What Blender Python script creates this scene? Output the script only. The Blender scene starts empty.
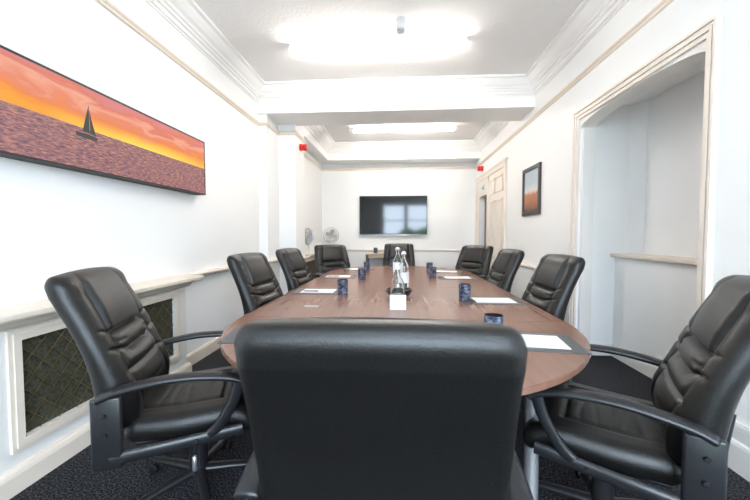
import bpy, bmesh, math, random
from mathutils import Vector, Matrix
random.seed(4)
PI = math.pi
S = bpy.context.scene
COL = S.collection

# ------------------------------------------------------------------ materials
def nmat(name):
    m = bpy.data.materials.new(name); m.use_nodes = True
    nt = m.node_tree; b = nt.nodes['Principled BSDF']
    return m, nt, b
def N(nt, t, **kw):
    n = nt.nodes.new(t)
    for k, v in kw.items(): setattr(n, k, v)
    return n
def L(nt, a, b): nt.links.new(a, b)
def mat(name, col, rough=.5, metal=0, bump=0, scale=60, spec=.5, coat=0, var=0, detail=3):
    m, nt, b = nmat(name)
    b.inputs['Base Color'].default_value = (*col, 1)
    b.inputs['Roughness'].default_value = rough
    b.inputs['Metallic'].default_value = metal
    b.inputs['Specular IOR Level'].default_value = spec
    b.inputs['Coat Weight'].default_value = coat
    b.inputs['Coat Roughness'].default_value = .12
    if bump or var:
        tc = N(nt, 'ShaderNodeTexCoord'); no = N(nt, 'ShaderNodeTexNoise')
        no.inputs['Scale'].default_value = scale; no.inputs['Detail'].default_value = detail
        L(nt, tc.outputs['Object'], no.inputs['Vector'])
        if bump:
            bp = N(nt, 'ShaderNodeBump'); bp.inputs['Strength'].default_value = bump
            bp.inputs['Distance'].default_value = .01
            L(nt, no.outputs['Fac'], bp.inputs['Height']); L(nt, bp.outputs['Normal'], b.inputs['Normal'])
        if var:
            mx = N(nt, 'ShaderNodeMix', data_type='RGBA')
            mx.inputs[6].default_value = (*[c*(1-var) for c in col], 1)
            mx.inputs[7].default_value = (*[min(1, c*(1+var)) for c in col], 1)
            L(nt, no.outputs['Fac'], mx.inputs[0]); L(nt, mx.outputs[2], b.inputs['Base Color'])
    return m
def emis(name, col, st):
    m, nt, b = nmat(name)
    b.inputs['Base Color'].default_value = (*col, 1)
    b.inputs['Emission Color'].default_value = (*col, 1)
    b.inputs['Emission Strength'].default_value = st
    return m
M = {}
M['wall'] = mat('wall_paint', (.94, .935, .92), .75, bump=.05, scale=25, var=.01)
M['ceiling'] = mat('ceiling_paint', (.93, .915, .90), .85, bump=.5, scale=45, var=.02, detail=5)
M['cornice'] = mat('cornice_paint', (.93, .92, .905), .6)
M['cream'] = mat('cream_gloss_paint', (.82, .72, .61), .4, var=.02, scale=8)
M['doorcream'] = mat('pale_cream_paint', (.85, .77, .68), .45, var=.02, scale=8)
M['offwhite'] = mat('offwhite_paint', (.84, .81, .77), .45)
M['leather'] = mat('black_leather', (.006, .0055, .005), .34, bump=.2, scale=260, spec=.5, detail=6)
M['shell'] = mat('black_nylon', (.012, .012, .014), .38, bump=.08, scale=500, spec=.5)
M['padplastic'] = mat('armrest_plastic', (.014, .014, .016), .33, spec=.55)
M['chrome'] = mat('chrome', (.75, .76, .78), .16, metal=1)
M['silver'] = mat('silver_paint', (.42, .42, .43), .32, metal=.8)
M['paper'] = mat('white_paper', (.88, .88, .88), .7)
M['deskpad'] = mat('grey_leather_pad', (.09, .088, .09), .5, bump=.2, scale=400)
M['pen'] = mat('navy_pen', (.015, .022, .05), .3)
M['frame_dark'] = mat('dark_grey_frame', (.055, .05, .052), .45, bump=.1, scale=90)
M['frame_side'] = mat('charcoal_canvas_edge', (.045, .045, .045), .7)
M['blackborder'] = mat('black_border', (.006, .005, .006), .5)
M['fan_grey'] = mat('pale_grey_wire', (.50, .49, .46), .4)
M['red'] = mat('red_plastic', (.72, .02, .015), .35)
M['white_plastic'] = mat('white_plastic', (.82, .82, .82), .4)
M['grey_plastic'] = mat('grey_plastic', (.5, .5, .52), .4)
M['blue_plastic'] = mat('pale_blue_plastic', (.60, .65, .80), .4)
M['green'] = mat('sign_green', (.02, .35, .16), .5)
M['doorgrey'] = mat('grey_door_paint', (.13, .125, .13), .5, var=.05, scale=10)
M['corridor'] = mat('corridor_wall', (.30, .28, .27), .8)
M['lightwood'] = mat('light_wood', (.55, .45, .32), .4, var=.12, scale=12)
M['screen'] = mat('tv_screen', (.004, .004, .005), .07, spec=.6)
M['tvbody'] = mat('tv_bezel', (.012, .012, .013), .3)
M['tube'] = emis('fluorescent_diffuser', (1, .955, .90), 42)
M['hedge'] = mat('hedge_leaves', (.05, .16, .03), .7, var=.5, scale=12, bump=.8)
M['bounce_ground'] = mat('pale_bounce_paving', (.62, .60, .56), .9, var=.1, scale=3)  # unseen ground outside, kept pale to bounce daylight up to the ceiling
M['duct'] = mat('brass_wire', (.26, .19, .09), .4, metal=.8)

def carpet():
    m, nt, b = nmat('charcoal_carpet')
    tc = N(nt, 'ShaderNodeTexCoord')
    n1 = N(nt, 'ShaderNodeTexNoise'); n1.inputs['Scale'].default_value = 105; n1.inputs['Detail'].default_value = 4; n1.inputs['Roughness'].default_value = .75
    L(nt, tc.outputs['Object'], n1.inputs['Vector'])
    r = N(nt, 'ShaderNodeValToRGB')
    r.color_ramp.elements[0].position = .46; r.color_ramp.elements[0].color = (.005, .005, .007, 1)
    r.color_ramp.elements[1].position = .68; r.color_ramp.elements[1].color = (.13, .13, .14, 1)
    L(nt, n1.outputs['Fac'], r.inputs[0]); L(nt, r.outputs[0], b.inputs['Base Color'])
    bp = N(nt, 'ShaderNodeBump'); bp.inputs['Strength'].default_value = .6; bp.inputs['Distance'].default_value = .006
    L(nt, n1.outputs['Fac'], bp.inputs['Height']); L(nt, bp.outputs['Normal'], b.inputs['Normal'])
    b.inputs['Roughness'].default_value = .95; b.inputs['Specular IOR Level'].default_value = .1
    return m
M['carpet'] = carpet()

def walnut():
    m, nt, b = nmat('walnut_veneer')
    tc = N(nt, 'ShaderNodeTexCoord'); mp = N(nt, 'ShaderNodeMapping')
    mp.inputs['Scale'].default_value = (34, 1.1, 10)
    L(nt, tc.outputs['Object'], mp.inputs['Vector'])
    n1 = N(nt, 'ShaderNodeTexNoise'); n1.inputs['Scale'].default_value = 1.0; n1.inputs['Detail'].default_value = 7
    n1.inputs['Roughness'].default_value = .62; n1.inputs['Distortion'].default_value = .15
    L(nt, mp.outputs[0], n1.inputs['Vector'])
    r = N(nt, 'ShaderNodeValToRGB'); e = r.color_ramp.elements
    e[0].position = .22; e[0].color = (.19, .090, .060, 1)
    e[1].position = .80; e[1].color = (.27, .135, .092, 1)
    x = e.new(.5); x.color = (.23, .112, .075, 1)
    L(nt, n1.outputs['Fac'], r.inputs[0]); L(nt, r.outputs[0], b.inputs['Base Color'])
    b.inputs['Roughness'].default_value = .27; b.inputs['Specular IOR Level'].default_value = .6
    return m
M['walnut'] = walnut()

def sunset():
    m, nt, b = nmat('sunset_sea_print')
    tc = N(nt, 'ShaderNodeTexCoord'); sp = N(nt, 'ShaderNodeSeparateXYZ')
    L(nt, tc.outputs['Object'], sp.inputs[0])
    mp = N(nt, 'ShaderNodeMapping'); mp.inputs['Scale'].default_value = (1, 1.6, 7); mp.inputs['Rotation'].default_value = (.10, 0, 0)
    L(nt, tc.outputs['Object'], mp.inputs['Vector'])
    n = N(nt, 'ShaderNodeTexNoise'); n.inputs['Scale'].default_value = 1.6; n.inputs['Detail'].default_value = 5; n.inputs['Distortion'].default_value = .8
    L(nt, mp.outputs[0], n.inputs['Vector'])
    # v = (z-1.68)/.52 + warp
    v = N(nt, 'ShaderNodeMapRange'); v.inputs[1].default_value = 1.645; v.inputs[2].default_value = 2.155
    L(nt, sp.outputs['Z'], v.inputs[0])
    w = N(nt, 'ShaderNodeMath', operation='MULTIPLY_ADD'); w.inputs[1].default_value = .55; w.inputs[2].default_value = -.275
    L(nt, n.outputs['Fac'], w.inputs[0])
    # warp fades at the horizon
    hd = N(nt, 'ShaderNodeMath', operation='SUBTRACT'); L(nt, v.outputs[0], hd.inputs[0]); hd.inputs[1].default_value = .50
    hc = N(nt, 'ShaderNodeMath', operation='MULTIPLY', use_clamp=True); L(nt, hd.outputs[0], hc.inputs[0]); hc.inputs[1].default_value = 5
    wm = N(nt, 'ShaderNodeMath', operation='MULTIPLY'); L(nt, w.outputs[0], wm.inputs[0]); L(nt, hc.outputs[0], wm.inputs[1])
    ad = N(nt, 'ShaderNodeMath', operation='ADD'); L(nt, v.outputs[0], ad.inputs[0]); L(nt, wm.outputs[0], ad.inputs[1])
    # sun glow towards one stretch of the horizon
    g = N(nt, 'ShaderNodeMath', operation='SUBTRACT'); L(nt, sp.outputs['Y'], g.inputs[0]); g.inputs[1].default_value = 2.65
    g2 = N(nt, 'ShaderNodeMath', operation='POWER'); L(nt, g.outputs[0], g2.inputs[0]); g2.inputs[1].default_value = 2
    g3 = N(nt, 'ShaderNodeMath', operation='MULTIPLY_ADD', use_clamp=True); L(nt, g2.outputs[0], g3.inputs[0]); g3.inputs[1].default_value = -1.3; g3.inputs[2].default_value = 1
    sky = N(nt, 'ShaderNodeValToRGB'); e = sky.color_ramp.elements
    e[0].position = .49; e[0].color = (.75, .30, .06, 1)
    e[1].position = 1.0; e[1].color = (.62, .20, .20, 1)
    for p, c in ((.55, (.80, .32, .03, 1)), (.62, (.74, .21, .05, 1)), (.72, (.70, .21, .12, 1)), (.80, (.74, .33, .22, 1)), (.88, (.64, .17, .11, 1))):
        x = e.new(p); x.color = c
    L(nt, ad.outputs[0], sky.inputs[0])
    glow = N(nt, 'ShaderNodeValToRGB'); e = glow.color_ramp.elements
    e[0].position = .49; e[0].color = (1, 1, 1, 1); e[1].position = .66; e[1].color = (0, 0, 0, 1)
    L(nt, v.outputs[0], glow.inputs[0])
    gm = N(nt, 'ShaderNodeMath', operation='MULTIPLY'); L(nt, glow.outputs[0], gm.inputs[0]); L(nt, g3.outputs[0], gm.inputs[1])
    mg = N(nt, 'ShaderNodeMix', data_type='RGBA'); L(nt, gm.outputs[0], mg.inputs[0]); L(nt, sky.outputs[0], mg.inputs[6]); mg.inputs[7].default_value = (1.0, .62, .09, 1)
    # sea
    mp2 = N(nt, 'ShaderNodeMapping'); mp2.inputs['Scale'].default_value = (1, 16, 110); mp2.inputs['Rotation'].default_value = (-.05, 0, 0)
    L(nt, tc.outputs['Object'], mp2.inputs['Vector'])
    n2 = N(nt, 'ShaderNodeTexNoise'); n2.inputs['Scale'].default_value = 1.5; n2.inputs['Detail'].default_value = 5; n2.inputs['Roughness'].default_value = .65
    L(nt, mp2.outputs[0], n2.inputs['Vector'])
    sea = N(nt, 'ShaderNodeValToRGB'); e = sea.color_ramp.elements
    e[0].position = .34; e[0].color = (.11, .06, .085, 1); e[1].position = .70; e[1].color = (.72, .30, .17, 1)
    x = e.new(.50); x.color = (.27, .13, .14, 1)
    L(nt, n2.outputs['Fac'], sea.inputs[0])
    st = N(nt, 'ShaderNodeMath', operation='GREATER_THAN'); L(nt, v.outputs[0], st.inputs[0]); st.inputs[1].default_value = .49
    fm = N(nt, 'ShaderNodeMix', data_type='RGBA'); L(nt, st.outputs[0], fm.inputs[0]); L(nt, sea.outputs[0], fm.inputs[6]); L(nt, mg.outputs[2], fm.inputs[7])
    L(nt, fm.outputs[2], b.inputs['Base Color'])
    b.inputs['Roughness'].default_value = .6; b.inputs['Specular IOR Level'].default_value = .2
    return m
M['sunset'] = sunset()

def ramp_z(name, z0, z1, stops, nscale=8, warp=.2):
    m, nt, b = nmat(name)
    tc = N(nt, 'ShaderNodeTexCoord'); sp = N(nt, 'ShaderNodeSeparateXYZ'); L(nt, tc.outputs['Object'], sp.inputs[0])
    v = N(nt, 'ShaderNodeMapRange'); v.inputs[1].default_value = z0; v.inputs[2].default_value = z1
    L(nt, sp.outputs['Z'], v.inputs[0])
    n = N(nt, 'ShaderNodeTexNoise'); n.inputs['Scale'].default_value = nscale; n.inputs['Detail'].default_value = 4
    L(nt, tc.outputs['Object'], n.inputs['Vector'])
    w = N(nt, 'ShaderNodeMath', operation='MULTIPLY_ADD'); w.inputs[1].default_value = warp; w.inputs[2].default_value = -warp/2
    L(nt, n.outputs['Fac'], w.inputs[0])
    a = N(nt, 'ShaderNodeMath', operation='ADD'); L(nt, v.outputs[0], a.inputs[0]); L(nt, w.outputs[0], a.inputs[1])
    r = N(nt, 'ShaderNodeValToRGB'); e = r.color_ramp.elements
    e[0].position, e[0].color = stops[0][0], (*stops[0][1], 1); e[1].position, e[1].color = stops[-1][0], (*stops[-1][1], 1)
    for p, c in stops[1:-1]:
        x = e.new(p); x.color = (*c, 1)
    L(nt, a.outputs[0], r.inputs[0]); L(nt, r.outputs[0], b.inputs['Base Color']); b.inputs['Roughness'].default_value = .5
    return m
M['seascape'] = ramp_z('shore_print', 1.57, 2.12, [(0, (.06, .04, .04)), (.10, (.30, .12, .06)), (.25, (.45, .17, .08)), (.42, (.50, .22, .11)), (.47, (.70, .50, .40)), (.52, (.72, .70, .70)), (.7, (.50, .58, .62)), (1, (.45, .52, .58))], 9, .16)

def cupmat():
    m, nt, b = nmat('navy_marbled_cup')
    tc = N(nt, 'ShaderNodeTexCoord'); n = N(nt, 'ShaderNodeTexNoise')
    n.inputs['Scale'].default_value = 38; n.inputs['Detail'].default_value = 5; n.inputs['Distortion'].default_value = 1.5
    L(nt, tc.outputs['Object'], n.inputs['Vector'])
    r = N(nt, 'ShaderNodeValToRGB'); e = r.color_ramp.elements
    e[0].position = .42; e[0].color = (.022, .030, .060, 1); e[1].position = .75; e[1].color = (.30, .35, .46, 1)
    L(nt, n.outputs['Fac'], r.inputs[0]); L(nt, r.outputs[0], b.inputs['Base Color'])
    b.inputs['Roughness'].default_value = .22
    return m
M['cup'] = cupmat()
M['cupin'] = mat('dark_cup_inside', (.006, .007, .012), .3)
def glass(name, tint=(1, 1, 1)):
    m, nt, b = nmat(name)
    b.inputs['Base Color'].default_value = (*tint, 1); b.inputs['Roughness'].default_value = .03
    b.inputs['Transmission Weight'].default_value = 1; b.inputs['IOR'].default_value = 1.45
    return m
M['glass'] = glass('clear_bottle_glass', (.93, .97, .97))
def grillemat():
    m, nt, b = nmat('dark_woven_grille')
    tc = N(nt, 'ShaderNodeTexCoord')
    ck = N(nt, 'ShaderNodeTexNoise'); ck.inputs['Scale'].default_value = 60; ck.inputs['Detail'].default_value = 3
    L(nt, tc.outputs['Object'], ck.inputs['Vector'])
    r = N(nt, 'ShaderNodeValToRGB'); e = r.color_ramp.elements
    e[0].position = .35; e[0].color = (.022, .024, .015, 1); e[1].position = .75; e[1].color = (.10, .096, .06, 1)
    L(nt, ck.outputs['Fac'], r.inputs[0]); L(nt, r.outputs[0], b.inputs['Base Color'])
    b.inputs['Roughness'].default_value = .6
    return m
M['grille'] = grillemat()

# ------------------------------------------------------------------ mesh helpers
def link(name, bm, m, parent=None, smooth=False, angle=None):
    bmesh.ops.recalc_face_normals(bm, faces=bm.faces[:])
    me = bpy.data.meshes.new(name); bm.to_mesh(me); bm.free()
    mats = m if isinstance(m, (list, tuple)) else [m]
    for x in mats: me.materials.append(M[x])
    o = bpy.data.objects.new(name, me); COL.objects.link(o)
    if smooth:
        for p in me.polygons: p.use_smooth = True
        if angle: me.set_sharp_from_angle(angle=math.radians(angle))
    if parent: o.parent = parent
    return o
def tag(o, label=None, cat=None, group=None, kind=None):
    if label: o['label'] = label
    if cat: o['category'] = cat
    if group: o['group'] = group
    if kind: o['kind'] = kind
    return o
def thing(name, label, cat, loc=(0, 0, 0), rz=0, group=None):
    o = bpy.data.objects.new(name, None); COL.objects.link(o); o.empty_display_size = .1
    o.location = loc; o.rotation_euler = (0, 0, rz)
    return tag(o, label, cat, group)
def struct(name, bm, m, smooth=False, angle=None):
    o = link(name, bm, m, None, smooth, angle); o['kind'] = 'structure'; return o
def box(bm, x0, x1, y0, y1, z0, z1, bev=0, mi=0, mtx=None):
    r = bmesh.ops.create_cube(bm, size=1)
    vs = r['verts']
    for v in vs:
        v.co = Vector(((x0+x1)/2+v.co.x*(x1-x0), (y0+y1)/2+v.co.y*(y1-y0), (z0+z1)/2+v.co.z*(z1-z0)))
    fs = list({f for v in vs for f in v.link_faces})
    for f in fs: f.material_index = mi
    if bev:
        es = list({e for v in vs for e in v.link_edges})
        rr = bmesh.ops.bevel(bm, geom=es, offset=bev, segments=2, affect='EDGES', profile=.5)
        for f in rr['faces']: f.material_index = mi
        vs = list({v for f in rr['faces'] for v in f.verts} | {v for v in vs if v.is_valid})
    if mtx: bmesh.ops.transform(bm, matrix=mtx, verts=[v for v in vs if v.is_valid])
    return vs
def ring_loft(bm, rings, close=True, cap=True, mi=0):
    vr = [[bm.verts.new(p) for p in r] for r in rings]
    n = len(vr[0])
    for a, b in zip(vr, vr[1:]):
        for i in range(n if close else n-1):
            j = (i+1) % n
            f = bm.faces.new((a[i], a[j], b[j], b[i])); f.material_index = mi
    if cap:
        f = bm.faces.new(vr[0][::-1]); f.material_index = mi
        f = bm.faces.new(vr[-1]); f.material_index = mi
    return vr
def tube(bm, pts, r, n=12, cap=True, mi=0, rx=None, up=(0, 0, 1)):
    """sweep an ellipse (r along the frame's side, rx along its up) along pts; r may be a list"""
    pts = [Vector(p) for p in pts]; rings = []
    side = None
    for i, p in enumerate(pts):
        d = (pts[min(i+1, len(pts)-1)]-pts[max(i-1, 0)]).normalized()
        if side is None:
            u = Vector(up)
            if abs(d.dot(u)) > .95: u = Vector((0, 1, 0)) if abs(d.y) < .9 else Vector((1, 0, 0))
            side = d.cross(u).normalized()
        else:
            side = (side-d*side.dot(d)).normalized()
        u2 = side.cross(d)
        a = r[i] if isinstance(r, (list, tuple)) else r
        c = a if rx is None else (rx[i] if isinstance(rx, (list, tuple)) else rx)
        rings.append([p+side*a*math.cos(t)+u2*c*math.sin(t) for t in [2*PI*k/n for k in range(n)]])
    return ring_loft(bm, rings, True, cap, mi)
def lathe(bm, prof, c=(0, 0, 0), n=32, mi=0, cap=False):
    rings = [[Vector((c[0]+r*math.cos(2*PI*k/n), c[1]+r*math.sin(2*PI*k/n), c[2]+z)) for k in range(n)] for r, z in prof]
    return ring_loft(bm, rings, True, cap, mi)
def prism(bm, poly, axis, a, b, mi=0):
    """poly 2D extruded along axis from a to b. axis x: (y,z); y: (x,z); z: (x,y)"""
    def P(p, t):
        return {'x': (t, p[0], p[1]), 'y': (p[0], t, p[1]), 'z': (p[0], p[1], t)}[axis]
    return ring_loft(bm, [[P(p, a) for p in poly], [P(p, b) for p in poly]], True, True, mi)
def sweep_xy(bm, path, prof, closed=False, mi=0):
    """moulding: prof = [(offset to the right of travel, z)], mitred at corners"""
    n = len(path); rings = []
    for i in range(n):
        def dr(a, b):
            d = Vector((path[b][0]-path[a][0], path[b][1]-path[a][1])); return d.normalized()
        d1 = dr((i-1) % n, i) if (closed or i > 0) else dr(i, i+1)
        d2 = dr(i, (i+1) % n) if (closed or i < n-1) else d1
        n1 = Vector((d1.y, -d1.x)); n2 = Vector((d2.y, -d2.x))
        mv = (n1+n2)/(1+n1.dot(n2))
        rings.append([Vector((path[i][0]+mv.x*o, path[i][1]+mv.y*o, z)) for o, z in prof])
    if closed: 
        vr = [[bm.verts.new(p) for p in r] for r in rings]; k = len(prof)
        for i in range(n):
            a, b = vr[i], vr[(i+1) % n]
            for j in range(k):
                bm.faces.new((a[j], a[(j+1) % k], b[(j+1) % k], b[j])).material_index = mi
    else:
        ring_loft(bm, rings, True, True, mi)
def copy_tree(o, parent=None):
    c = o.copy(); COL.objects.link(c)
    if parent: c.parent = parent
    for ch in list(o.children): copy_tree(ch, c)
    return c

# ------------------------------------------------------------------ room
XL, XR, YB, YF, ZC = -2.0, 1.80, -1.6, 8.40, 3.30
NY0, NY1, NZ = 2.22, 3.67, 2.40          # niche opening
bm = bmesh.new(); box(bm, -2.6, 3.2, YB-.2, YF+.3, -.1, 0); struct('floor', bm, 'carpet')
bm = bmesh.new(); box(bm, -2.3, 2.1, YB-.2, YF+.2, ZC, ZC+.12); struct('ceiling', bm, 'ceiling')
bm = bmesh.new()
prism(bm, [(-2.2, YB), (XL, YB), (XL, 4.9), (-1.87, 4.9), (-1.87, 5.37), (-1.6, 5.37), (-1.6, 5.88), (-1.86, 5.88), (-1.86, YF), (-2.2, YF)], 'z', 0, ZC)
struct('wall_left', bm, 'wall')
bm = bmesh.new(); box(bm, -2.2, 2.0, YF, YF+.15, 0, ZC); struct('wall_far', bm, 'wall')
# right wall with niche and doorway openings
DY0, DY1, DZ = 7.27, 7.97, 2.08
bm = bmesh.new()
T = .16
for a in ((YB, NY0, 0, ZC), (NY1, DY0, 0, ZC), (NY0, NY1, NZ, ZC), (DY0, DY1, DZ, ZC), (DY1, YF, 0, ZC)):
    box(bm, XR, XR+T, *a)
struct('wall_right', bm, 'wall')
# niche shell
bm = bmesh.new(); box(bm, XR+T-.01, 2.62, 3.76, 3.86, 0, 2.62); struct('wall_niche_far', bm, 'wall')
bm = bmesh.new(); box(bm, XR+T, 2.62, 1.95, 2.05, 0, 2.62); struct('wall_niche_near', bm, 'wall')
bm = bmesh.new()
box(bm, 2.42, 2.62, 2.05, 3.76, 1.03, 2.62); box(bm, 2.22, 2.62, 2.05, 3.76, 0, 1.03)
prism(bm, [(2.33, 3.76), (2.42, 3.64), (2.42, 3.76)], 'z', 1.03, 2.62)
struct('wall_niche_back', bm, 'wall')
bm = bmesh.new(); box(bm, XR+T, 2.42, 2.05, 3.76, 2.56, 2.62); struct('ceiling_niche', bm, 'wall')
# back wall behind the camera with a wide window
WX0, WX1, WZ0, WZ1 = -.85, 1.70, .35, 2.85  # window mirrored in the television; opening lowered and widened for extra fill light
bm = bmesh.new()
for a in ((-2.2, WX0, 0, ZC), (WX1, 2.0, 0, ZC), (WX0, WX1, 0, WZ0), (WX0, WX1, WZ1, ZC)):
    box(bm, a[0], a[1], YB-.2, YB, a[2], a[3])
struct('wall_back', bm, 'wall')
bm = bmesh.new()
for a in ((WX0, WX0+.07, WZ0, WZ1), (WX1-.07, WX1, WZ0, WZ1), (WX0, WX1, WZ1-.07, WZ1), (WX0, WX1, WZ0, WZ0+.07), (.27, .45, WZ0, WZ1), (WX0, WX1, 1.98, 2.03)):
    box(bm, a[0], a[1], YB-.14, YB-.08, a[2], a[3])
wf = struct('window_1', bm, 'offwhite')
bm = bmesh.new(); box(bm, WX0-.05, WX1+.05, YB-.08, YB+.06, WZ0-.03, WZ0); s = link('window_sill', bm, 'offwhite', wf)

# beam and lowered soffit of the far bay
bm = bmesh.new()
box(bm, XL, XR, 4.86, 5.44, 2.95, ZC)
box(bm, -1.87, -1.62, 5.44, YF, 2.95, ZC)
box(bm, -1.62, XR, 7.95, YF, 2.95, ZC)
struct('trim_1', bm, 'wall')
# cornices
def cornice(path):
    prof = [(0, ZC), (.20, ZC), (.20, ZC-.022), (.165, ZC-.03), (.15, ZC-.05), (.118, ZC-.085), (.085, ZC-.105), (.08, ZC-.125), (.06, ZC-.13), (.055, ZC-.15), (.035, ZC-.155), (.03, ZC-.185), (.012, ZC-.19), (.01, ZC-.205), (0, ZC-.205)]
    b = bmesh.new(); sweep_xy(b, path, prof, True); return b
struct('trim_2', cornice([(XL, YB), (XL, 4.86), (XR, 4.86), (XR, YB)]), 'cornice')
struct('trim_3', cornice([(-1.62, 5.44), (-1.62, 7.95), (XR, 7.95), (XR, 5.44)]), 'cornice')
# picture rail
bm = bmesh.new()
pr = [(0, 2.845), (.022, 2.845), (.030, 2.835), (.030, 2.822), (.018, 2.812), (.014, 2.797), (0, 2.79)]
sweep_xy(bm, [(XL, YB), (XL, 4.9), (-1.87, 4.9), (-1.87, 5.37), (-1.6, 5.37), (-1.6, 5.88), (-1.86, 5.88), (-1.86, YF), (XR, YF), (XR, YB)], pr, True)
struct('trim_4', bm, 'cream')
# dado rails
bm = bmesh.new()
dp = lambda z: [(0, z), (.065, z), (.07, z-.008), (.07, z-.022), (.045, z-.030), (.035, z-.045), (.015, z-.055), (0, z-.058)]
sweep_xy(bm, [(XL, 3.02), (XL, 4.9), (-1.87, 4.9), (-1.87, 5.37), (-1.6, 5.37), (-1.6, 5.88), (-1.86, 5.88), (-1.86, 6.42)], dp(.885))
struct('trim_5', bm, 'cream')
bm = bmesh.new()
sweep_xy(bm, [(-1.70, YF), (XR, YF), (XR, 8.27)], [(0, .905), (.028, .905), (.03, .88), (.012, .865), (0, .862)])
struct('trim_6', bm, 'cream')
bm = bmesh.new()
sweep_xy(bm, [(XR, 6.03), (XR, 3.80)], [(0, .83), (.028, .83), (.03, .805), (.012, .79), (0, .787)])
struct('trim_7', bm, 'cream')
# baseboards
bp_ = [(0, .12), (.012, .12), (.02, .105), (.022, .09), (.022, 0), (0, 0)]
bpt = [(0, .26), (.010, .26), (.014, .245), (.014, .165), (.022, .155), (.026, .14), (.026, 0), (0, 0)]
bm = bmesh.new(); sweep_xy(bm, [(XL, 3.0), (XL, 4.9), (-1.87, 4.9), (-1.87, 5.37), (-1.6, 5.37), (-1.6, 5.88), (-1.86, 5.88), (-1.86, 6.42)], bp_); struct('baseboard_left', bm, 'cream')
bm = bmesh.new(); sweep_xy(bm, [(-1.74, YF), (XR, YF), (XR, 8.27)], bp_); struct('baseboard_far', bm, 'cream')
bm = bmesh.new(); sweep_xy(bm, [(XR, 6.03), (XR, 3.80)], bp_); struct('baseboard_right', bm, 'cream')
bm = bmesh.new(); sweep_xy(bm, [(XR, 2.12), (XR, YB)], bpt); struct('baseboard_right_near', bm, 'offwhite')
bm = bmesh.new(); sweep_xy(bm, [(XR+T, 3.76), (2.22, 3.76), (2.22, 2.05)], bp_); struct('baseboard_niche', bm, 'offwhite')
# niche ledge
bm = bmesh.new(); box(bm, 2.17, 2.42, 2.05, 3.76, 1.03, 1.065, .006); struct('trim_8', bm, 'cream')
# niche architrave with arched spandrel
bm = bmesh.new()
arch = [(0, 0), (.0, 0)]
fp = [(0, .022), (.0, 0)]
def frame_open(bm, y0, y1, z1, w, steps, x):
    """moulded frame round three sides on the wall plane x, standing out towards -x"""
    for (o, wid, d) in steps:
        a0, a1, zt = y0-w+o, y1+w-o, z1+w-o
        box(bm, x-d, x, a0, a0+wid, 0, zt); box(bm, x-d, x, a1-wid, a1, 0, zt)
        box(bm, x-d, x, a0+wid, a1-wid, zt-wid, zt)
frame_open(bm, NY0, NY1, NZ, .085, [(0, .018, .034), (.018, .018, .022), (.036, .02, .028), (.056, .029, .016)], XR)
ob = struct('trim_9', bm, 'doorcream')
bm = bmesh.new()
n = 24; yc = (NY0+NY1)/2; hw = (NY1-NY0)/2
rise, zs = .085, 2.31
low = [(yc+hw*math.cos(PI*k/n), zs+rise*math.sin(PI*k/n)**.9) for k in range(n+1)]
for k in range(n):
    a, b = low[k], low[k+1]
    prism(bm, [a, b, (b[0], NZ), (a[0], NZ)], 'x', XR+.004, XR+T-.01)
box(bm, XR+.02, XR+.13, NY1-.035, NY1, .0, zs)
struct('trim_10', bm, 'offwhite')

# doors on the right wall
bm = bmesh.new()
box(bm, XR-.035, XR, 6.03, 6.11, 0, 2.50); box(bm, XR-.035, XR, 8.17, 8.26, 0, 2.50)
box(bm, XR-.035, XR, 6.11, 8.17, 2.42, 2.50)
box(bm, XR-.045, XR, 5.99, 8.30, 2.50, 2.535)
box(bm, XR-.03, XR, 7.17, 7.27, 0, 2.42)
box(bm, XR-.02, XR, 7.27, 8.17, DZ, 2.42); box(bm, XR-.02, XR, DY1, 8.17, 0, DZ)
struct('trim_11', bm, 'doorcream')
bm = bmesh.new()
box(bm, XR-.016, XR, 6.11, 7.17, 0.005, 2.42)
for (a, b, c, d) in ((.10, .58, .20, .85), (.10, .58, 1.0, 1.90), (.10, .58, 2.03, 2.32), (.62, .98, .20, .85), (.62, .98, 1.0, 1.90), (.62, .98, 2.03, 2.32)):
    y0, y1 = 6.11+a, 6.11+b-.02
    for q in ((y0, y1, c, c+.03), (y0, y1, d-.03, d), (y0, y0+.03, c, d), (y1-.03, y1, c, d)):
        box(bm, XR-.028, XR-.016, *q)
struct('door_1', bm, 'doorcream')
bm = bmesh.new()
box(bm, XR+.10, XR+.14, DY0+.0, DY1-.0, .005, DZ)
d2 = struct('door_2', bm, 'doorgrey')
bm = bmesh.new(); tube(bm, [(XR+.06, 7.36, 1.02), (XR+.06, 7.47, 1.02)], .009); tube(bm, [(XR+.06, 7.36, 1.02), (XR+.10, 7.36, 1.02)], .01)
link('door_handle', bm, 'chrome', d2, True)

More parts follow.
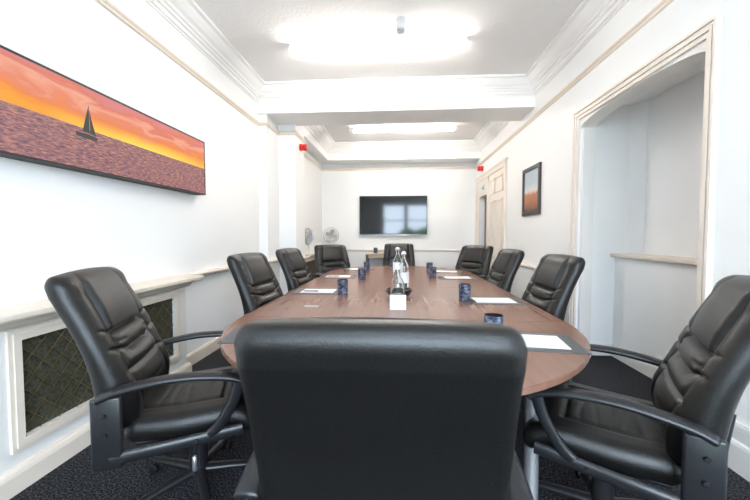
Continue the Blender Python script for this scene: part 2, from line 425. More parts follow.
# ------------------------------------------------------------------ radiator covers
def radiator_cover(y0, y1, xw, xf, label, nw, shelf_end):
    t = thing('radiator_cover', label, 'radiator cover', (xf, y0, 0), 0)
    O = Vector((-xf, -y0, 0))
    def ln(name, b, m, par=t, **k):
        bmesh.ops.translate(b, vec=O, verts=b.verts[:]); return link(name, b, m, par, **k)
    gy0, gy1, gz0, gz1 = y0+.07, y1-.14, .245, .735
    if y0 < 3: gy0 = 1.575; gy1 = 2.775
    b = bmesh.new()          # front panel with opening
    x0 = xf-.018
    box(b, x0, xf, y0, gy0, .12, .845); box(b, x0, xf, gy1, y1, .12, .845)
    box(b, x0, xf, gy0, gy1, .12, gz0); box(b, x0, xf, gy0, gy1, gz1, .845)
    box(b, xw+.001, x0, y1-.018, y1, 0, .845)
    ln('panel', b, 'offwhite')
    b = bmesh.new()
    for (o, wd, d) in ((.055, .02, .014), (.035, .035, .022)):
        a0, a1, c0, c1 = gy0-o, gy1+o, gz0-o, gz1+o
        box(b, xf, xf+d, a0, a0+wd, c0, c1); box(b, xf, xf+d, a1-wd, a1, c0, c1)
        box(b, xf, xf+d, a0+wd, a1-wd, c0, c0+wd); box(b, xf, xf+d, a0+wd, a1-wd, c1-wd, c1)
    ln('grille_frame', b, 'cream')
    b = bmesh.new(); box(b, xf-.03, xf-.02, gy0, gy1, gz0, gz1); g = ln('grille', b, 'grille')
    b = bmesh.new(); s = .105; r = .0022
    def clip(y, z, dy, dz):
        pass
    span = gy1-gy0
    for sg in (1, -1):
        c = gz0-span*1.0-1; c = gz0+(-span if sg > 0 else 0)+s/2
        while c < gz1+(0 if sg > 0 else span):
            za, zb = c, c+sg*span
            ta, tb = (gz0-za)/(zb-za), (gz1-za)/(zb-za)
            t0, t1 = max(0, min(ta, tb)), min(1, max(ta, tb))
            if t1-t0 > .01:
                x = xf-.014+.003*sg
                tube(b, [(x, gy0+span*t0, za+(zb-za)*t0), (x, gy0+span*t1, za+(zb-za)*t1)], r, 6)
            c += s
    ln('lattice', b, 'duct', g)
    b = bmesh.new()
    box(b, xw+.002, xf+.115, y0, shelf_end, .858, .888, .006)
    ln('shelf', b, 'cream')
    b = bmesh.new()
    prism(b, [(xf-.018, .858), (xf+.085, .858), (xf+.085, .846), (xf+.06, .838), (xf+.045, .815), (xf+.02, .80), (xf, .795), (xf-.018, .795)], 'y', y0, y1+.01)
    ln('shelf_moulding', b, 'cream')
    b = bmesh.new(); prism(b, [(xf-.018, .12), (xf+.015, .12), (xf+.025, .108), (xf+.032, .09), (xf+.032, 0), (xf-.018, 0)], 'y', y0, y1+.02)
    ln('plinth', b, 'cream')
    return t
radiator_cover(.3, 2.93, XL, -1.867, 'long cream radiator cover with dark diamond lattice grille beside the nearest left chair', 9, 3.03)
radiator_cover(6.45, 8.38, -1.86, -1.78, 'small cream radiator cover with dark grille against the left wall in the far corner', 5, 8.38)

# ------------------------------------------------------------------ pictures
t = thing('sunset_picture', 'long panoramic sunset picture with a sailboat on the left wall', 'picture', (XL, 2.4, 1.93))
O = Vector((-XL, -2.4, -1.93))
Y0, Y1, Z0, Z1 = 1.20, 3.345, 1.642, 2.158
b = bmesh.new(); box(b, XL+.001, XL+.094, Y0, Y1, Z0, Z1, .002); bmesh.ops.translate(b, vec=O, verts=b.verts[:]); link('frame', b, 'frame_side', t)
b = bmesh.new()
for q in ((Y0, Y1, Z0, Z0+.012), (Y0, Y1, Z1-.012, Z1), (Y0, Y0+.012, Z0+.012, Z1-.012), (Y1-.012, Y1, Z0+.012, Z1-.012)): box(b, XL+.094, XL+.100, *q)
bmesh.ops.translate(b, vec=O, verts=b.verts[:]); link('border', b, 'blackborder', t)
b = bmesh.new(); box(b, XL+.094, XL+.097, Y0+.012, Y1-.012, Z0+.012, Z1-.012)
p = link('print', b, 'sunset', t); p.matrix_parent_inverse = Matrix.Translation(O)
b = bmesh.new()
x = XL+.0975
by, bz = 2.045, 1.862
def flat(poly, x0=x, x1=x+.0006): prism(b, [(by+q[0], bz+q[1]) for q in poly], 'x', x0, x1)
flat([(-.085, .0), (-.075, -.022), (.06, -.026), (.075, -.004), (.0, .004)])
flat([(-.035, .012), (.008, .17), (.012, .012)])
flat([(.018, .012), (.016, .155), (.035, .08), (.06, .006)])
flat([(.010, .0), (.014, .0), (.013, .18), (.010, .18)])
bo = link('sailboat_print', b, 'frame_side', t); bo.matrix_parent_inverse = Matrix.Translation(O)

t = thing('framed_picture', 'small dark framed portrait picture in pale blue and rust orange on the right wall', 'picture', (XR, 4.9, 1.84))
O = Vector((-XR, -4.9, -1.84))
Y0, Y1, Z0, Z1 = 4.60, 5.22, 1.52, 2.175
b = bmesh.new()
for q in ((Y0, Y1, Z0, Z0+.05), (Y0, Y1, Z1-.05, Z1), (Y0, Y0+.05, Z0+.05, Z1-.05), (Y1-.05, Y1, Z0+.05, Z1-.05)): box(b, XR-.03, XR-.001, *q, .004)
bmesh.ops.translate(b, vec=O, verts=b.verts[:]); link('frame', b, 'frame_dark', t)
b = bmesh.new(); box(b, XR-.012, XR-.006, Y0+.045, Y1-.045, Z0+.045, Z1-.045)
p = link('print', b, 'seascape', t); p.matrix_parent_inverse = Matrix.Translation(O)

# ------------------------------------------------------------------ television
t = thing('television', 'large wall mounted flat television reflecting a window on the far wall', 'television', (-.14, YF, 1.72))
b = bmesh.new(); box(b, -.80, .80, -.075, -.035, -.455, .455, .006); link('bezel', b, 'tvbody', t)
b = bmesh.new(); box(b, -.788, .788, -.0775, -.0755, -.435, .443); link('screen', b, 'screen', t)
b = bmesh.new(); box(b, -.795, .795, -.079, -.04, -.465, -.4555, .002); box(b, -.36, .36, -.086, -.05, -.479, -.4655, .002); link('trim_strip', b, 'silver', t)
b = bmesh.new(); box(b, -.25, .25, -.034, -.001, -.2, .2); link('wall_bracket', b, 'shell', t)

# ------------------------------------------------------------------ ceiling fittings
def batten(x0, x1, y, label):
    t = thing('fluorescent_light', label, 'ceiling light', ((x0+x1)/2, y, ZC))
    h = (x1-x0)/2
    b = bmesh.new(); box(b, -h, h, -.027, .027, -.024, 0, .004); link('housing', b, 'white_plastic', t)
    b = bmesh.new()
    prof = [(.030*math.cos(a), -.052-.026*math.sin(a)) for a in [2*PI*k/20 for k in range(20)]]
    prism(b, prof, 'x', -h+.02, h-.02); link('diffuser', b, 'tube', t, True, 40)
    b = bmesh.new(); box(b, -h, -h+.018, -.034, .034, -.082, 0, .003); link('end_cap', b, 'white_plastic', t)
    b = bmesh.new(); box(b, h-.018, h, -.034, .034, -.082, 0, .003); link('end_cap', b, 'white_plastic', t)
batten(-1.18, .70, 3.80, 'long lit fluorescent batten on the near ceiling in front of the beam')
batten(-.89, 1.05, 6.78, 'long lit fluorescent batten on the far ceiling behind the beam')
t = thing('smoke_detector', 'small white ceiling smoke detector with grey slots above the near batten', 'smoke detector', (.01, 3.43, ZC))
b = bmesh.new(); lathe(b, [(.001, -.001), (.052, -.001), (.052, -.03), (.046, -.036), (.044, -.09), (.001, -.09)]); link('body', b, 'grey_plastic' if 0 else 'white_plastic', t, True, 35)
b = bmesh.new()
for k in range(10):
    a = 2*PI*k/10
    box(b, -.003, .003, .030, .038, -.11, -.09, 0, 0, Matrix.Rotation(a, 4, 'Z'))
lathe(b, [(.001, -.110), (.044, -.110), (.040, -.122), (.02, -.132), (.001, -.133)]); link('sensor_cage', b, 'grey_plastic', t, True, 35)
def sounder(loc, rz, label):
    t = thing('fire_alarm_sounder', label, 'fire alarm', loc, rz)
    R90 = Matrix.Rotation(PI/2, 4, 'Y')
    b = bmesh.new(); lathe(b, [(.001, 0), (.055, 0), (.055, .035), (.05, .04), (.001, .04)]); bmesh.ops.transform(b, matrix=R90, verts=b.verts[:]); link('base', b, 'red', t, True, 35)
    b = bmesh.new(); lathe(b, [(.001, .0405), (.042, .0405), (.052, .06), (.052, .10), (.045, .112), (.001, .114)]); bmesh.ops.transform(b, matrix=R90, verts=b.verts[:]); link('horn', b, 'red', t, True, 35)
sounder((-1.600, 5.63, 2.665), 0, 'red fire alarm sounder on the left pier')
sounder((XR, 7.75, 2.68), PI, 'red fire alarm sounder on the right wall above the doors')
t = thing('exit_sign', 'small green and white exit sign above the dark doorway', 'sign', (XR-.021, 7.62, 2.25))
b = bmesh.new(); box(b, -.006, 0, -.14, .14, -.075, .075); link('plate', b, 'white_plastic', t)
b = bmesh.new(); box(b, -.008, -.0065, -.07, -.02, -.05, .05); box(b, -.008, -.0065, .04, .09, -.015, .015)
prism(b, [(.01, 0), (.04, -.035), (.04, .035)], 'x', -.008, -.0065); link('symbol', b, 'green', t)

# ------------------------------------------------------------------ desk fans
def fan(loc, rz, label, blade, s=1.):
    t = thing('desk_fan', label, 'fan', loc, rz, None); t.scale = (s, s, s)
    b = bmesh.new(); lathe(b, [(.001, 0), (.085, 0), (.088, .012), (.06, .028), (.02, .035), (.001, .035)]); link('base', b, 'white_plastic', t, True, 40)
    b = bmesh.new(); tube(b, [(0, 0, .03), (0, 0, .19)], .013); link('stem', b, 'white_plastic', t, True, 40)
    hz = .33
    b = bmesh.new(); tube(b, [(0, .12, hz), (0, .10, hz), (0, .03, hz)], [.03, .05, .055]); tube(b, [(0, .05, hz-.16), (0, .06, hz-.04)], .016); tube(b, [(0, 0, .185), (0, .055, .19)], .016); link('motor', b, 'white_plastic', t, True, 40)
    b = bmesh.new()
    for (r, y) in ((.165, 0), (.168, .02), (.165, .04), (.12, -.025), (.06, -.035)):
        tube(b, [(r*math.cos(a), y, hz+r*math.sin(a)) for a in [2*PI*k/32 for k in range(33)]], .004, 6)
    for k in range(28):
        a = 2*PI*k/28; c, s_ = math.cos(a), math.sin(a)
        tube(b, [(.03*c, -.038, hz+.03*s_), (.12*c, -.025, hz+.12*s_), (.168*c, .02, hz+.168*s_), (.10*c, .045, hz+.10*s_), (.05*c, .045, hz+.05*s_)], .0022, 5)
    link('guard', b, 'fan_grey', t, True)
    b = bmesh.new()
    for k in range(4):
        m_ = Matrix.Translation((0, .012, hz)) @ Matrix.Rotation(PI/2*k+.4, 4, 'Y') @ Matrix.Rotation(.45, 4, 'X')
        pts = [(.03*math.cos(q), .03*math.sin(q)) for q in ()]
        poly = [(-.02, .02), (-.05, .08), (-.045, .135), (0, .148), (.035, .13), (.03, .06), (.02, .02)]
        vs = prism(b, poly, 'y', -.0015, .0015)
        bmesh.ops.transform(b, matrix=m_, verts=[v for r in vs for v in r])
    lathe(b, [(.001, -.02), (.025, -.02), (.03, .02), (.001, .02)], (0, 0, 0))
    nv = b.verts[-128:] if len(b.verts) > 128 else b.verts[:]
    bmesh.ops.transform(b, matrix=Matrix.Translation((0, .01, hz)) @ Matrix.Rotation(PI/2, 4, 'X'), verts=nv)
    link('fan_blades', b, blade, t)
fan((-1.60, 8.18, .889), .25, 'white desk fan facing the room on the far corner ledge', 'fan_grey', 1.08)
fan((-1.76, 6.75, .889), 1.45, 'white desk fan with pale blue blades turned sideways near the left pier', 'blue_plastic', 1.0)

# ------------------------------------------------------------------ console by the far wall
t = thing('console_table', 'small console table with pale wood top and dark legs behind the end chair', 'table', (-.30, 8.13, 0))
b = bmesh.new(); box(b, -.46, .46, -.20, .20, .80, .83, .003); link('table_top', b, 'lightwood', t)
for sx in (-1, 1):
    for sy in (-1, 1):
        b = bmesh.new(); box(b, sx*.43-.025, sx*.43+.025, sy*.165-.025, sy*.165+.025, 0, .80); link('leg', b, 'frame_dark', t)
b = bmesh.new(); box(b, -.40, .40, -.18, -.165, .73, .799); box(b, -.40, .40, .165, .18, .73, .799); link('apron', b, 'lightwood', t)

# ------------------------------------------------------------------ conference table
TZ = .735; RX = .99; YA, YC, BN, BF = 2.13, 4.82, 1.04, 1.05
t = thing('conference_table', 'long oval dark walnut conference table with silver legs', 'table', (0, 3.47, 0))
O = Vector((0, -3.47, 0))
def top_section(pts, name):
    b = bmesh.new()
    v = [b.verts.new((p[0], p[1], TZ-.026)) for p in pts]; f = b.faces.new(v)
    r = bmesh.ops.extrude_face_region(b, geom=[f]); vs = [g for g in r['geom'] if isinstance(g, bmesh.types.BMVert)]
    bmesh.ops.translate(b, vec=(0, 0, .026), verts=vs)
    es = [e for e in b.edges if len(e.link_faces) == 2 and abs(e.calc_face_angle(0)) > 1.2]
    bmesh.ops.bevel(b, geom=es, offset=.003, segments=2, affect='EDGES')
    bmesh.ops.translate(b, vec=O, verts=b.verts[:])
    o = link(name, b, 'walnut', t, True, 30); return o
n = 40
top_section([(RX*math.cos(a), YA-.001+BN*math.sin(a)) for a in [PI+PI*k/n for k in range(n+1)]], 'end_top')
top_section([(RX*math.cos(a), YC+.001+BF*math.sin(a)) for a in [PI*k/n for k in range(n+1)]], 'end_top')
ym = (YA+YC)/2
top_section([(-RX, YA+.001), (RX, YA+.001), (RX, ym-.001), (-RX, ym-.001)], 'middle_top')
top_section([(-RX, ym+.001), (RX, ym+.001), (RX, YC-.001), (-RX, YC-.001)], 'middle_top')
for (lx, ly) in ((.575, 1.52), (-.575, 1.52), (.72, 2.30), (-.72, 2.30), (.72, 3.40), (-.72, 3.40), (.72, 4.66), (-.72, 4.66), (.575, 5.45), (-.575, 5.45)):
    b = bmesh.new(); lathe(b, [(.001, .0), (.032, .0), (.034, .012), (.030, .018), (.030, TZ-.045), (.055, TZ-.035), (.055, TZ-.0275), (.001, TZ-.0275)], (lx, ly-3.47, 0), 24); link('leg', b, 'silver', t, True, 35)
b = bmesh.new()
box(b, -.02, .02, 1.75-3.47, 5.2-3.47, .55, TZ-.028); link('modesty_panel', b, 'walnut', t)
b = bmesh.new(); box(b, -.05, .05, -.03, .03, 0, .003, .001)
cp = link('cable_flap', b, 'silver', t); cp.location = (-.63, 2.47-3.47, TZ)

# ------------------------------------------------------------------ chairs
def gs(x, c, w): return math.exp(-((x-c)/w)**2)
def sstep(a, b, x):
    t = min(1, max(0, (x-a)/(b-a))); return t*t*(3-2*t)
def make_back():
    b = bmesh.new()
    H0, H1 = .455, 1.089
    def spine(v):       # centre line y by height fraction
        return -.243-.188*v+.035*math.sin(PI*min(1, v*1.15))-.012*v*v
    def width(v): return .262+.026*sstep(0, .25, v)-.020*sstep(.45, 1, v)
    def thick(v): return .050+.014*gs(v, .22, .22)+.004*gs(v, .85, .2)
    nf, ne, nb = 64, 8, 24
    rows = []
    K = 96; kc = 10
    Rz = .05
    for i in range(kc+1):
        ph = PI/2*i/kc; rows.append((Rz*(1-math.cos(ph)), math.sin(ph)))   # filled below (bottom)
    levels = []
    hh = H1-H0
    for i in range(1, kc): 
        ph = PI/2*i/kc; levels.append((Rz*(1-math.cos(ph))/hh, math.sin(ph)))
    for i in range(K+1): levels.append(((Rz+(hh-2*Rz)*i/K)/hh, 1))
    for i in range(kc-1, 0, -1):
        ph = PI/2*i/kc; levels.append((1-Rz*(1-math.cos(ph))/hh, math.sin(ph)))
    rings = []
    for v, s in levels:
        w = width(v)-.038*(1-s); t = thick(v)*(.12+.88*s); cy = spine(v)
        z = H0+hh*v; ring = []
        er = min(.040, t*.92)
        fr = s
        for k in range(nf+1):          # front, x from -w+er..w-er
            x = (-1+2*k/nf)*(w-er); q = x/w
            aq = abs(q)
            d = 0.
            # panel / bolster relief
            d += .010*fr*(1-(q/.62)**2 if aq < .62 else 0)*sstep(.10, .3, v)
            seam = sstep(.40, .62, v)*(1) + .45*sstep(.05, .3, v)*(1-sstep(.40, .62, v))
            sx = .60+.05*(1-v)
            d -= .020*fr*gs(aq, sx, .035)*seam*(1-.5*sstep(.93, 1, v))
            d += .008*fr*gs(aq, .80, .12)
            cm = 1-sstep(.54, .64, aq)    # centre mask
            inner = 1-sstep(.30, .44, aq)
            sag = .03*q*q
            d += .017*fr*cm*math.sin(PI*min(1, max(0, (v-.62)/.36)))**.6 if v > .62 else 0
            d -= .030*fr*cm*gs(v, .615-sag, .016)
            d -= .027*fr*inner*gs(v, .475-sag, .014)
            d -= .012*fr*(1-inner)*(1-sstep(.8, .95, aq))*gs(v, .475+.10*(aq-.35), .012)
            d -= .016*fr*(1-sstep(.6, .9, aq))*gs(v, .355, .012)
            d -= .009*fr*(1-cm)*(1-sstep(.85, .97, aq))*gs(v, .615+.12*(aq-.6), .011)
            d += .009*fr*cm*(gs(v, .545, .04)+gs(v, .415, .035))
            d -= .007*fr*(1-inner)*cm*gs(v, .545, .012)
            d += .026*fr*(1-.5*aq*aq)*gs(v, .20, .15)
            d -= .006*fr*(1-aq)*gs(v, .22, .008)
            ring.append(Vector((x, cy+t*.9+d, z+.009*(1-q*q)*sstep(.6, 1, v))))
        for k in range(1, ne):         # right edge
            a = PI/2-PI*k/ne
            ring.append(Vector((w-er+er*math.cos(a), cy+t*.9*math.sin(a), z)))
        for k in range(nb+1):
            x = (1-2*k/nb)*(w-er); q = x/w
            ring.append(Vector((x, cy-t*.9-.012*fr*(1-q*q)+.003*fr*gs(v, .972, .006), z+.009*(1-q*q)*sstep(.6, 1, v))))
        for k in range(1, ne):
            a = -PI/2-PI*k/ne
            ring.append(Vector((-w+er+er*math.cos(a), cy+t*.9*math.sin(a), z)))
        rings.append(ring)
    ring_loft(b, rings)
    return b
def make_seat():
    b = bmesh.new(); nf, ne, nb = 50, 6, 10
    rings = []; K = 56; Ry = .05
    y0, y1 = -.235, .285
    lv = [(y0+Ry*(1-math.cos(PI/2*i/8)), math.sin(PI/2*i/8)) for i in range(1, 8)]+[(y0+Ry+(y1-y0-2*Ry)*i/K, 1) for i in range(K+1)]+[(y1-Ry*(1-math.cos(PI/2*i/8)), math.sin(PI/2*i/8)) for i in range(7, 0, -1)]
    for y, s in lv:
        w = .278-.05*(1-s)-.018*sstep(0, -.235, y); t = .052*(.12+.88*s); ring = []
        zc = .440+.012*sstep(-.1, .2, y)-.035*sstep(.18, .285, y); er = min(.04, t*.95)
        for k in range(nf+1):
            x = (-1+2*k/nf)*(w-er); q = abs(x/w); d = 0
            cm = 1-sstep(.56, .64, q)
            inb = cm*sstep(-.22, -.17, y)*(1-sstep(.13, .15, y))
            d -= .010*gs(q, .60, .03)*s*(1-sstep(.12, .17, y))
            d -= .010*cm*gs(y, .14, .010)
            for c in (-.12, -.07, -.02, .03, .08): d -= .0045*inb*gs(y, c+.006*math.sin(x*18+c*40), .007)
            d += .014*s*(1-q*q)
            ring.append(Vector((x, y, zc+t+d)))
        for k in range(1, ne):
            a = PI/2-PI*k/ne; ring.append(Vector((w-er+er*math.cos(a), y, zc+t*math.sin(a))))
        for k in range(nb+1): ring.append(Vector(((1-2*k/nb)*(w-er), y, zc-t)))
        for k in range(1, ne):
            a = -PI/2-PI*k/ne; ring.append(Vector((-w+er+er*math.cos(a), y, zc+t*math.sin(a))))
        rings.append(ring)
    ring_loft(b, rings); return b
def bez(p, n=10):
    """Catmull-Rom through the points"""
    P = [Vector(q) for q in p]; out = []
    for i in range(len(P)-1):
        a, b_, c, d = P[max(i-1, 0)], P[i], P[i+1], P[min(i+2, len(P)-1)]
        for k in range(n):
            t = k/n
            out.append(.5*((2*b_)+(-a+c)*t+(2*a-5*b_+4*c-d)*t*t+(-a+3*b_-3*c+d)*t**3))
    out.append(P[-1]); return out
CHAIR_GROUP = 'black leather armchairs round the conference table'
def make_chair():
    t = thing('office_chair', '', 'chair', (0, 0, 0), 0, CHAIR_GROUP)
    link('seat', make_seat(), 'leather', t, True)
    link('backrest', make_back(), 'leather', t, True)
    b = bmesh.new(); box(b, -.225, .225, -.20, .24, .372, .386, .005); box(b, -.10, .10, -.13, .13, .335, .372, .008)
    box(b, -.05, .05, -.275, -.12, .345, .372, .006)
    link('seat_shell', b, 'shell', t)
    b = bmesh.new()
    tube(b, bez([(0, -.275, .36), (0, -.335, .40), (0, -.352, .50), (0, -.365, .60)]), .035, 12, rx=.008, up=(1, 0, 0))
    link('back_bar', b, 'shell', t, True)
    for sx in (-1, 1):
        b = bmesh.new(); X = sx*.322
        # arm pad
        pad = bez([(X, -.285, .622), (X, -.22, .648), (X, -.08, .672), (X, .04, .676), (X, .15, .666), (X, .225, .646), (X, .250, .624)], 8)
        rr = [.033]*len(pad); hh_ = [.0165]*len(pad); rr[0] = .027; hh_[0] = .011; rr[-1] = .012; hh_[-1] = .008; rr[-2] = .022; hh_[-2] = .012
        tube(b, pad, rr, 16, rx=hh_)
        # front strut
        tube(b, bez([(X, .222, .636), (X*.98, .195, .55), (X*.95, .14, .455), (X*.93, .10, .415)], 8), .015, 12, rx=.023)
        # lower rail
        tube(b, bez([(X*.91, .23, .415), (X*.93, .05, .40), (X*.97, -.10, .392), (X*.985, -.25, .380)], 8), .014, 12, rx=.026)
        # rear bracket
        box(b, X*.985-.012, X*.985+.012, -.310, -.205, .345, .628, .010)
        arm = link('armrest', b, 'padplastic', t, True, 50)
        for (yy, zz) in ((-.262, .56), (-.262, .485), (-.20, .388), (.05, .40)):
            b = bmesh.new()
            vs = lathe(b, [(.001, .013), (.008, .0125), (.010, .009), (.010, .0)], n=14)
            bmesh.ops.transform(b, matrix=Matrix.Translation((X*.985, yy, zz)) @ Matrix.Rotation(sx*PI/2, 4, 'Y') @ Matrix.Translation((0, 0, .008 if zz > .45 else (-.003 if yy < 0 else -.012))), verts=b.verts[:])
            link('bolt', b, 'shell', arm, True, 40)
    b = bmesh.new(); lathe(b, [(.001, .085), (.042, .085), (.042, .24), (.038, .245), (.038, .30), (.030, .305), (.030, .335), (.001, .335)], n=24)
    link('gas_lift', b, 'shell', t, True, 35)
    hub = bmesh.new(); lathe(hub, [(.001, .065), (.045, .065), (.048, .085), (.040, .115), (.001, .118)], n=24)
    link('hub', hub, 'shell', t, True, 35)
    for k in range(5):
        a = 2*PI*k/5+.3; R = Matrix.Rotation(a, 4, 'Z')
        b = bmesh.new()
        tube(b, [(.03, 0, .092), (.15, 0, .084), (.27, 0, .072), (.305, 0, .070)], [.028, .024, .019, .014], 12, rx=[.020, .017, .013, .011])
        bmesh.ops.transform(b, matrix=R, verts=b.verts[:]); leg = link('base_leg', b, 'padplastic', t, True, 45)
        b = bmesh.new()
        for s in (-1, 1):
            tube(b, [(.295, s*.008, .027), (.295, s*.013, .027), (.295, s*.022, .027), (.295, s*.026, .027)], [.020, .0265, .0265, .018], 18)
        tube(b, [(.295, 0, .028), (.295, 0, .062)], .006, 8)
        bmesh.ops.transform(b, matrix=R, verts=b.verts[:]); link('caster', b, 'shell', leg, True, 40)
    b = bmesh.new(); tube(b, bez([(.07, .02, .352), (.15, .02, .345), (.185, .02, .32), (.19, .02, .27)]), .005, 8); 
    lv = link('height_lever', b, 'shell', t, True)
    b = bmesh.new(); tube(b, [(.19, .02, .272), (.192, .02, .265), (.195, .02, .21), (.195, .02, .20)], [.005, .010, .011, .006], 12); link('lever_grip', b, 'silver', lv, True)
    return t
proto = make_chair()
def face(dx, dy): return math.atan2(-dx, dy)     # rz so that local +Y points along (dx,dy)
CHAIRS = [
    # x, y, facing dx,dy, label
    (-.04, 1.07, 0, 1, 'black leather office chair in the foreground centre, seen from behind'),
    (-.99, 1.63, .93, .35, 'black leather office chair at the near left, before the radiator grille'),
    (-.86, 2.86, .99, -.10, 'black leather office chair on the left side, second from the camera'),
    (-.87, 3.98, .985, -.12, 'black leather office chair on the left side, third from the camera'),
    (-.89, 5.22, .50, -.86, 'black leather office chair at the far left curve of the table below the white fan'),
    (.00, 6.02, 0, -1, 'black leather office chair at the far head of the table under the television'),
    (.87, 5.10, -.72, -.68, 'black leather office chair at the far right curve of the table by the doors'),
    (.80, 3.90, -.99, -.08, 'black leather office chair on the right side below the small framed picture'),
    (.84, 2.80, -.99, -.06, 'black leather office chair on the right side beside the left edge of the arched niche'),
    (.88, 1.53, -.87, .49, 'black leather office chair at the near right, before the arched niche'),
]
for i, (x, y, dx, dy, lab) in enumerate(CHAIRS):
    c = proto if i == 0 else copy_tree(proto)
    c.location = (x, y, 0); c.rotation_euler = (0, 0, face(dx, dy)); c['label'] = lab

# ------------------------------------------------------------------ place settings
def make_cup():
    b = bmesh.new()
    lathe(b, [(.001, .0), (.042, .0), (.044, .004), (.046, .122), (.0465, .126), (.044, .127)], n=32)
    lathe(b, [(.044, .127), (.0435, .12), (.041, .01), (.001, .008)], n=32, mi=1)
    return link('cup', b, ['cup', 'cupin'], None, True, 50)
cup0 = make_cup()
CG = 'navy marbled cups on the table'
CUPS = [(-.49, 3.02, TZ, 'navy marbled cup on the left side, beside the pad with the pen'),
        (-.43, 4.05, TZ, 'navy marbled cup second from the camera on the left side'),
        (-.46, 5.00, TZ, 'navy marbled cup furthest from the camera on the left side'),
        (-.09, 5.35, TZ, 'navy marbled cup behind the bottles at the far head'),
        (.43, 4.95, TZ, 'navy marbled cup furthest from the camera on the right side'),
        (.41, 4.28, TZ, 'navy marbled cup just in front of the furthest cup on the right side'),
        (.52, 2.80, TZ, 'navy marbled cup on the right side, beside the middle notepaper'),
        (.46, 1.72, TZ, 'navy marbled cup nearest the camera, half hidden behind the foreground chair'),
        (-.54, 8.08, .83, 'dark cup on the console table by the far wall')]
for i, (x, y, z, lab) in enumerate(CUPS):
    c = cup0 if i == 0 else cup0.copy()
    if i: COL.objects.link(c)
    c.location = (x, y, z+.0003); c.rotation_euler = (0, 0, i*1.3); tag(c, lab, 'cup', CG)
b = bmesh.new(); box(b, -.215, .215, -.15, .15, 0, .004, .0015); pad0 = link('desk_pad', b, 'deskpad')
b = bmesh.new(); box(b, -.149, .149, -.105, .105, 0, .0014); pap0 = link('notepaper', b, 'paper')
b = bmesh.new(); tube(b, [(-.07, 0, .005), (-.066, 0, .005), (-.055, 0, .005), (.062, 0, .005), (.07, 0, .005)], [.001, .0025, .0045, .0045, .003], 10)
pen0 = link('pen', b, 'pen', None, True, 50)
b = bmesh.new(); box(b, .02, .055, -.0012, .0012, .0095, .011); link('pen_clip', b, 'chrome', pen0)
# x, y, rz, pen offset, which
SET = [(-.73, 3.14, .0, (-.06, -.05, 0), 'left side before the second left chair'),
       (-.75, 4.28, .0, (-.05, -.04, .1), 'left side before the third left chair'),
       (-.60, 5.22, .3, None, 'table curve before the far left chair'),
       (.70, 4.25, .0, (-.21, -.01, 1.9), 'right side before the third right chair'),
       (.66, 4.95, -.15, (-.2, -.01, 2.0), 'far right curve, furthest from the camera'),
       (.74, 2.78, .0, (-.185, -.02, 2.0), 'right side before the second right chair'),
       (.635, 1.72, -.12, None, 'near right curve before the nearest right chair'),
       (-.665, 1.76, .14, None, 'near left curve before the nearest left chair')]
for i, (x, y, rz, pn, w) in enumerate(SET):
    d = pad0 if i == 0 else pad0.copy(); p = pap0 if i == 0 else pap0.copy()
    if i: COL.objects.link(d); COL.objects.link(p)
    d.location = (x, y, TZ+.0002); d.rotation_euler = (0, 0, rz); p.location = (x, y, TZ+.0045); p.rotation_euler = (0, 0, rz)
    tag(d, 'dark grey desk pad on the '+w, 'desk pad', 'dark grey desk pads on the table')
    tag(p, 'white notepaper on the '+w, 'paper', 'white notepaper sheets on the desk pads')
    if pn:
        q = pen0 if pen0.get('label') is None else copy_tree(pen0)
        q.location = (x+pn[0], y+pn[1], TZ+.0062 if abs(pn[0]) < .15 else TZ+.0045); q.rotation_euler = (0, 0, pn[2])
        tag(q, 'dark pen on the pad on the '+w, 'pen', 'dark pens on the desk pads')

# bottles, bowl and card
def bottle(loc, prof, label, lab_z=None, lab_r=.047, stopper=True):
    t = thing('glass_bottle', label, 'bottle', loc, 0, 'clear glass water bottles in the table centre')
    b = bmesh.new()
    inner = [(max(.001, r-.003), z) for r, z in prof][::-1]
    inner[-1] = (.001, prof[0][1]+.006)
    lathe(b, [(.001, 0)]+prof+[(inner[0][0], inner[0][1])]+inner[1:], n=36)
    link('bottle_body', b, 'glass', t, True, 60)
    zt = prof[-1][1]; rt = prof[-1][0]
    b = bmesh.new(); lathe(b, [(.001, zt+.0005), (rt, zt+.0005), (rt+.002, zt+.005), (rt+.001, zt+.02), (rt*.7, zt+.027), (.001, zt+.028)], n=24)
    st = link('stopper', b, 'white_plastic', t, True, 40)
    b = bmesh.new()
    tube(b, [(rt+.003, 0, zt-.03), (rt+.006, 0, zt-.01), (rt+.004, 0, zt+.012), (0, 0, zt+.030), (-rt-.004, 0, zt+.012), (-rt-.006, 0, zt-.01), (-rt-.003, 0, zt-.03)], .0016, 6)
    link('wire_bail', b, 'chrome', st, True)
    if lab_z:
        b = bmesh.new(); n = 20; ri = lab_r+.0006
        rings = [[Vector((ri*math.cos(a), ri*math.sin(a), z)) for a in [-PI/2-1.3+2.6*k/n for k in range(n+1)]] for z in lab_z]
        ring_loft(b, rings, False, False); link('bottle_label', b, 'paper', t, True)
    return t
bottle((-.01, 2.53, TZ), [(.048, 0), (.052, .008), (.053, .14), (.050, .165), (.036, .195), (.022, .215), (.018, .235), (.018, .262), (.020, .266)], 'round shouldered clear bottle nearest the camera, behind the white card')
bottle((.045, 3.28, TZ), [(.046, 0), (.050, .008), (.050, .20), (.044, .235), (.024, .275), (.016, .30), (.015, .33), (.018, .335)], 'clear bottle with white label in the middle of the three', (.07, .17), .050)
bottle((-.015, 3.95, TZ), [(.050, 0), (.054, .008), (.054, .20), (.048, .235), (.027, .275), (.019, .30), (.018, .345), (.021, .35)], 'tallest clear bottle, furthest from the camera', (.10, .21), .054)
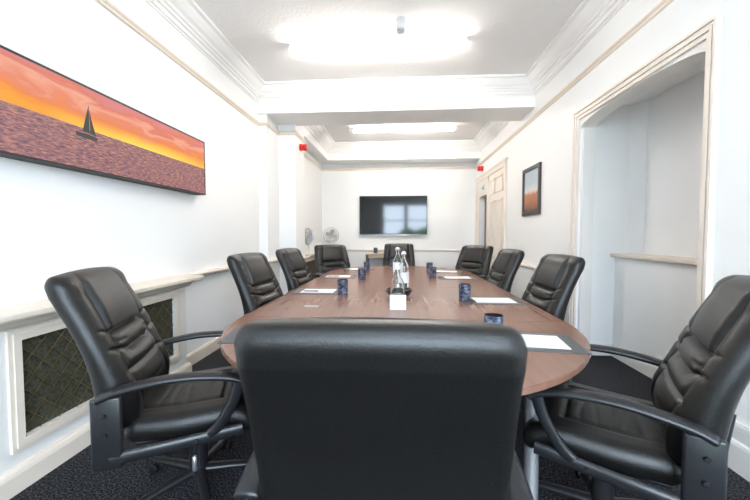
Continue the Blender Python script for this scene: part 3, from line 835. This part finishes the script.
t = thing('serving_bowl', 'shallow black bowl behind the nearest bottle', 'bowl', (0, 2.90, TZ+.001))
b = bmesh.new(); lathe(b, [(.001, 0), (.06, 0), (.063, .004), (.092, .022), (.112, .062), (.115, .066), (.111, .066), (.088, .026), (.058, .010), (.001, .009)], n=40); link('bowl', b, 'padplastic', t, True, 50)
b = bmesh.new(); tube(b, [(.113*math.cos(a), .113*math.sin(a), .0668) for a in [2*PI*k/40 for k in range(41)]], .0013, 6, False); link('rim', b, 'chrome', t, True)
# small mints / sachets in bowl not countable in the photo are left out
b = bmesh.new(); pts = [(-.056, 0), (.056, 0), (.056, .102), (-.056, .102)]
vs = prism(b, pts, 'y', -.0006, .0006); bmesh.ops.transform(b, matrix=Matrix.Translation((0, -.02, 0)) @ Matrix.Rotation(-.18, 4, 'X'), verts=[v for r in vs for v in r])
vs = prism(b, pts, 'y', -.0006, .0006); bmesh.ops.transform(b, matrix=Matrix.Translation((0, .0165, 0)) @ Matrix.Rotation(.18, 4, 'X'), verts=[v for r in vs for v in r])
o = link('tent_card', b, 'paper'); o.location = (-.006, 2.415, TZ+.0004); tag(o, 'blank white tent card standing in front of the nearest bottle', 'card')

# ------------------------------------------------------------------ outdoors: hedge seen only as a reflection, unseen pale ground to bounce light
bm = bmesh.new(); box(bm, -14, 14, -16, YB-.25, -.5, -.1); struct('bounce_paving', bm, 'bounce_ground')  # unseen slab put in instead of grass, bounces daylight onto the ceiling
bm = bmesh.new(); bmesh.ops.create_grid(bm, x_segments=90, y_segments=24, size=1)
for v in bm.verts:
    x, z = v.co.x*6-1.5, (v.co.y+1)*.74
    z = z*(1+.25*math.sin(x*1.3)+.12*math.sin(x*4.1))
    v.co = Vector((x, -7+.35*math.sin(x*5+z*4)*.5+random.uniform(-.08, .08), z-.1))
for f in bm.faces: pass
r = bmesh.ops.extrude_face_region(bm, geom=bm.faces[:]); bmesh.ops.translate(bm, vec=(0, -.8, 0), verts=[g for g in r['geom'] if isinstance(g, bmesh.types.BMVert)])
o = link('hedge', bm, 'hedge'); tag(o, 'green hedge outside the window behind the camera', 'hedge', None, 'stuff')

# ------------------------------------------------------------------ light
W = bpy.data.worlds.new('sky'); S.world = W; W.use_nodes = True
nt = W.node_tree; bg = nt.nodes['Background']
bg.inputs[0].default_value = (.70, .84, 1, 1); bg.inputs[1].default_value = 10.5
def area(name, loc, rot, sx, sy, power, col, portal=False):
    l = bpy.data.lights.new(name, 'AREA'); l.shape = 'RECTANGLE'; l.size = sx; l.size_y = sy; l.energy = power; l.color = col
    o = bpy.data.objects.new(name, l); COL.objects.link(o); o.location = loc; o.rotation_euler = rot
    if portal: l.cycles.is_portal = True
    return o
area('window_portal', ((WX0+WX1)/2, YB-.12, (WZ0+WZ1)/2), (PI/2, 0, 0), WX1-WX0, WZ1-WZ0, 1, (1, 1, 1), True)

# ------------------------------------------------------------------ camera
cam = bpy.data.cameras.new('camera'); co = bpy.data.objects.new('camera', cam); COL.objects.link(co)
F = 350.; cam.sensor_width = 36; cam.lens = F/750*36; cam.clip_start = .05
a = math.atan(24/F); p = math.atan(15/F*math.cos(a))
co.location = (0, 0, 1.25); co.rotation_euler = (PI/2-p, 0, a)
cam.dof.use_dof = True; cam.dof.focus_distance = 2.3; cam.dof.aperture_fstop = 3.2
S.camera = co
S.view_settings.view_transform = 'Standard'; S.view_settings.look = 'None'
S.view_settings.gamma = 1; S.view_settings.use_curve_mapping = False
S.view_settings.exposure = .92
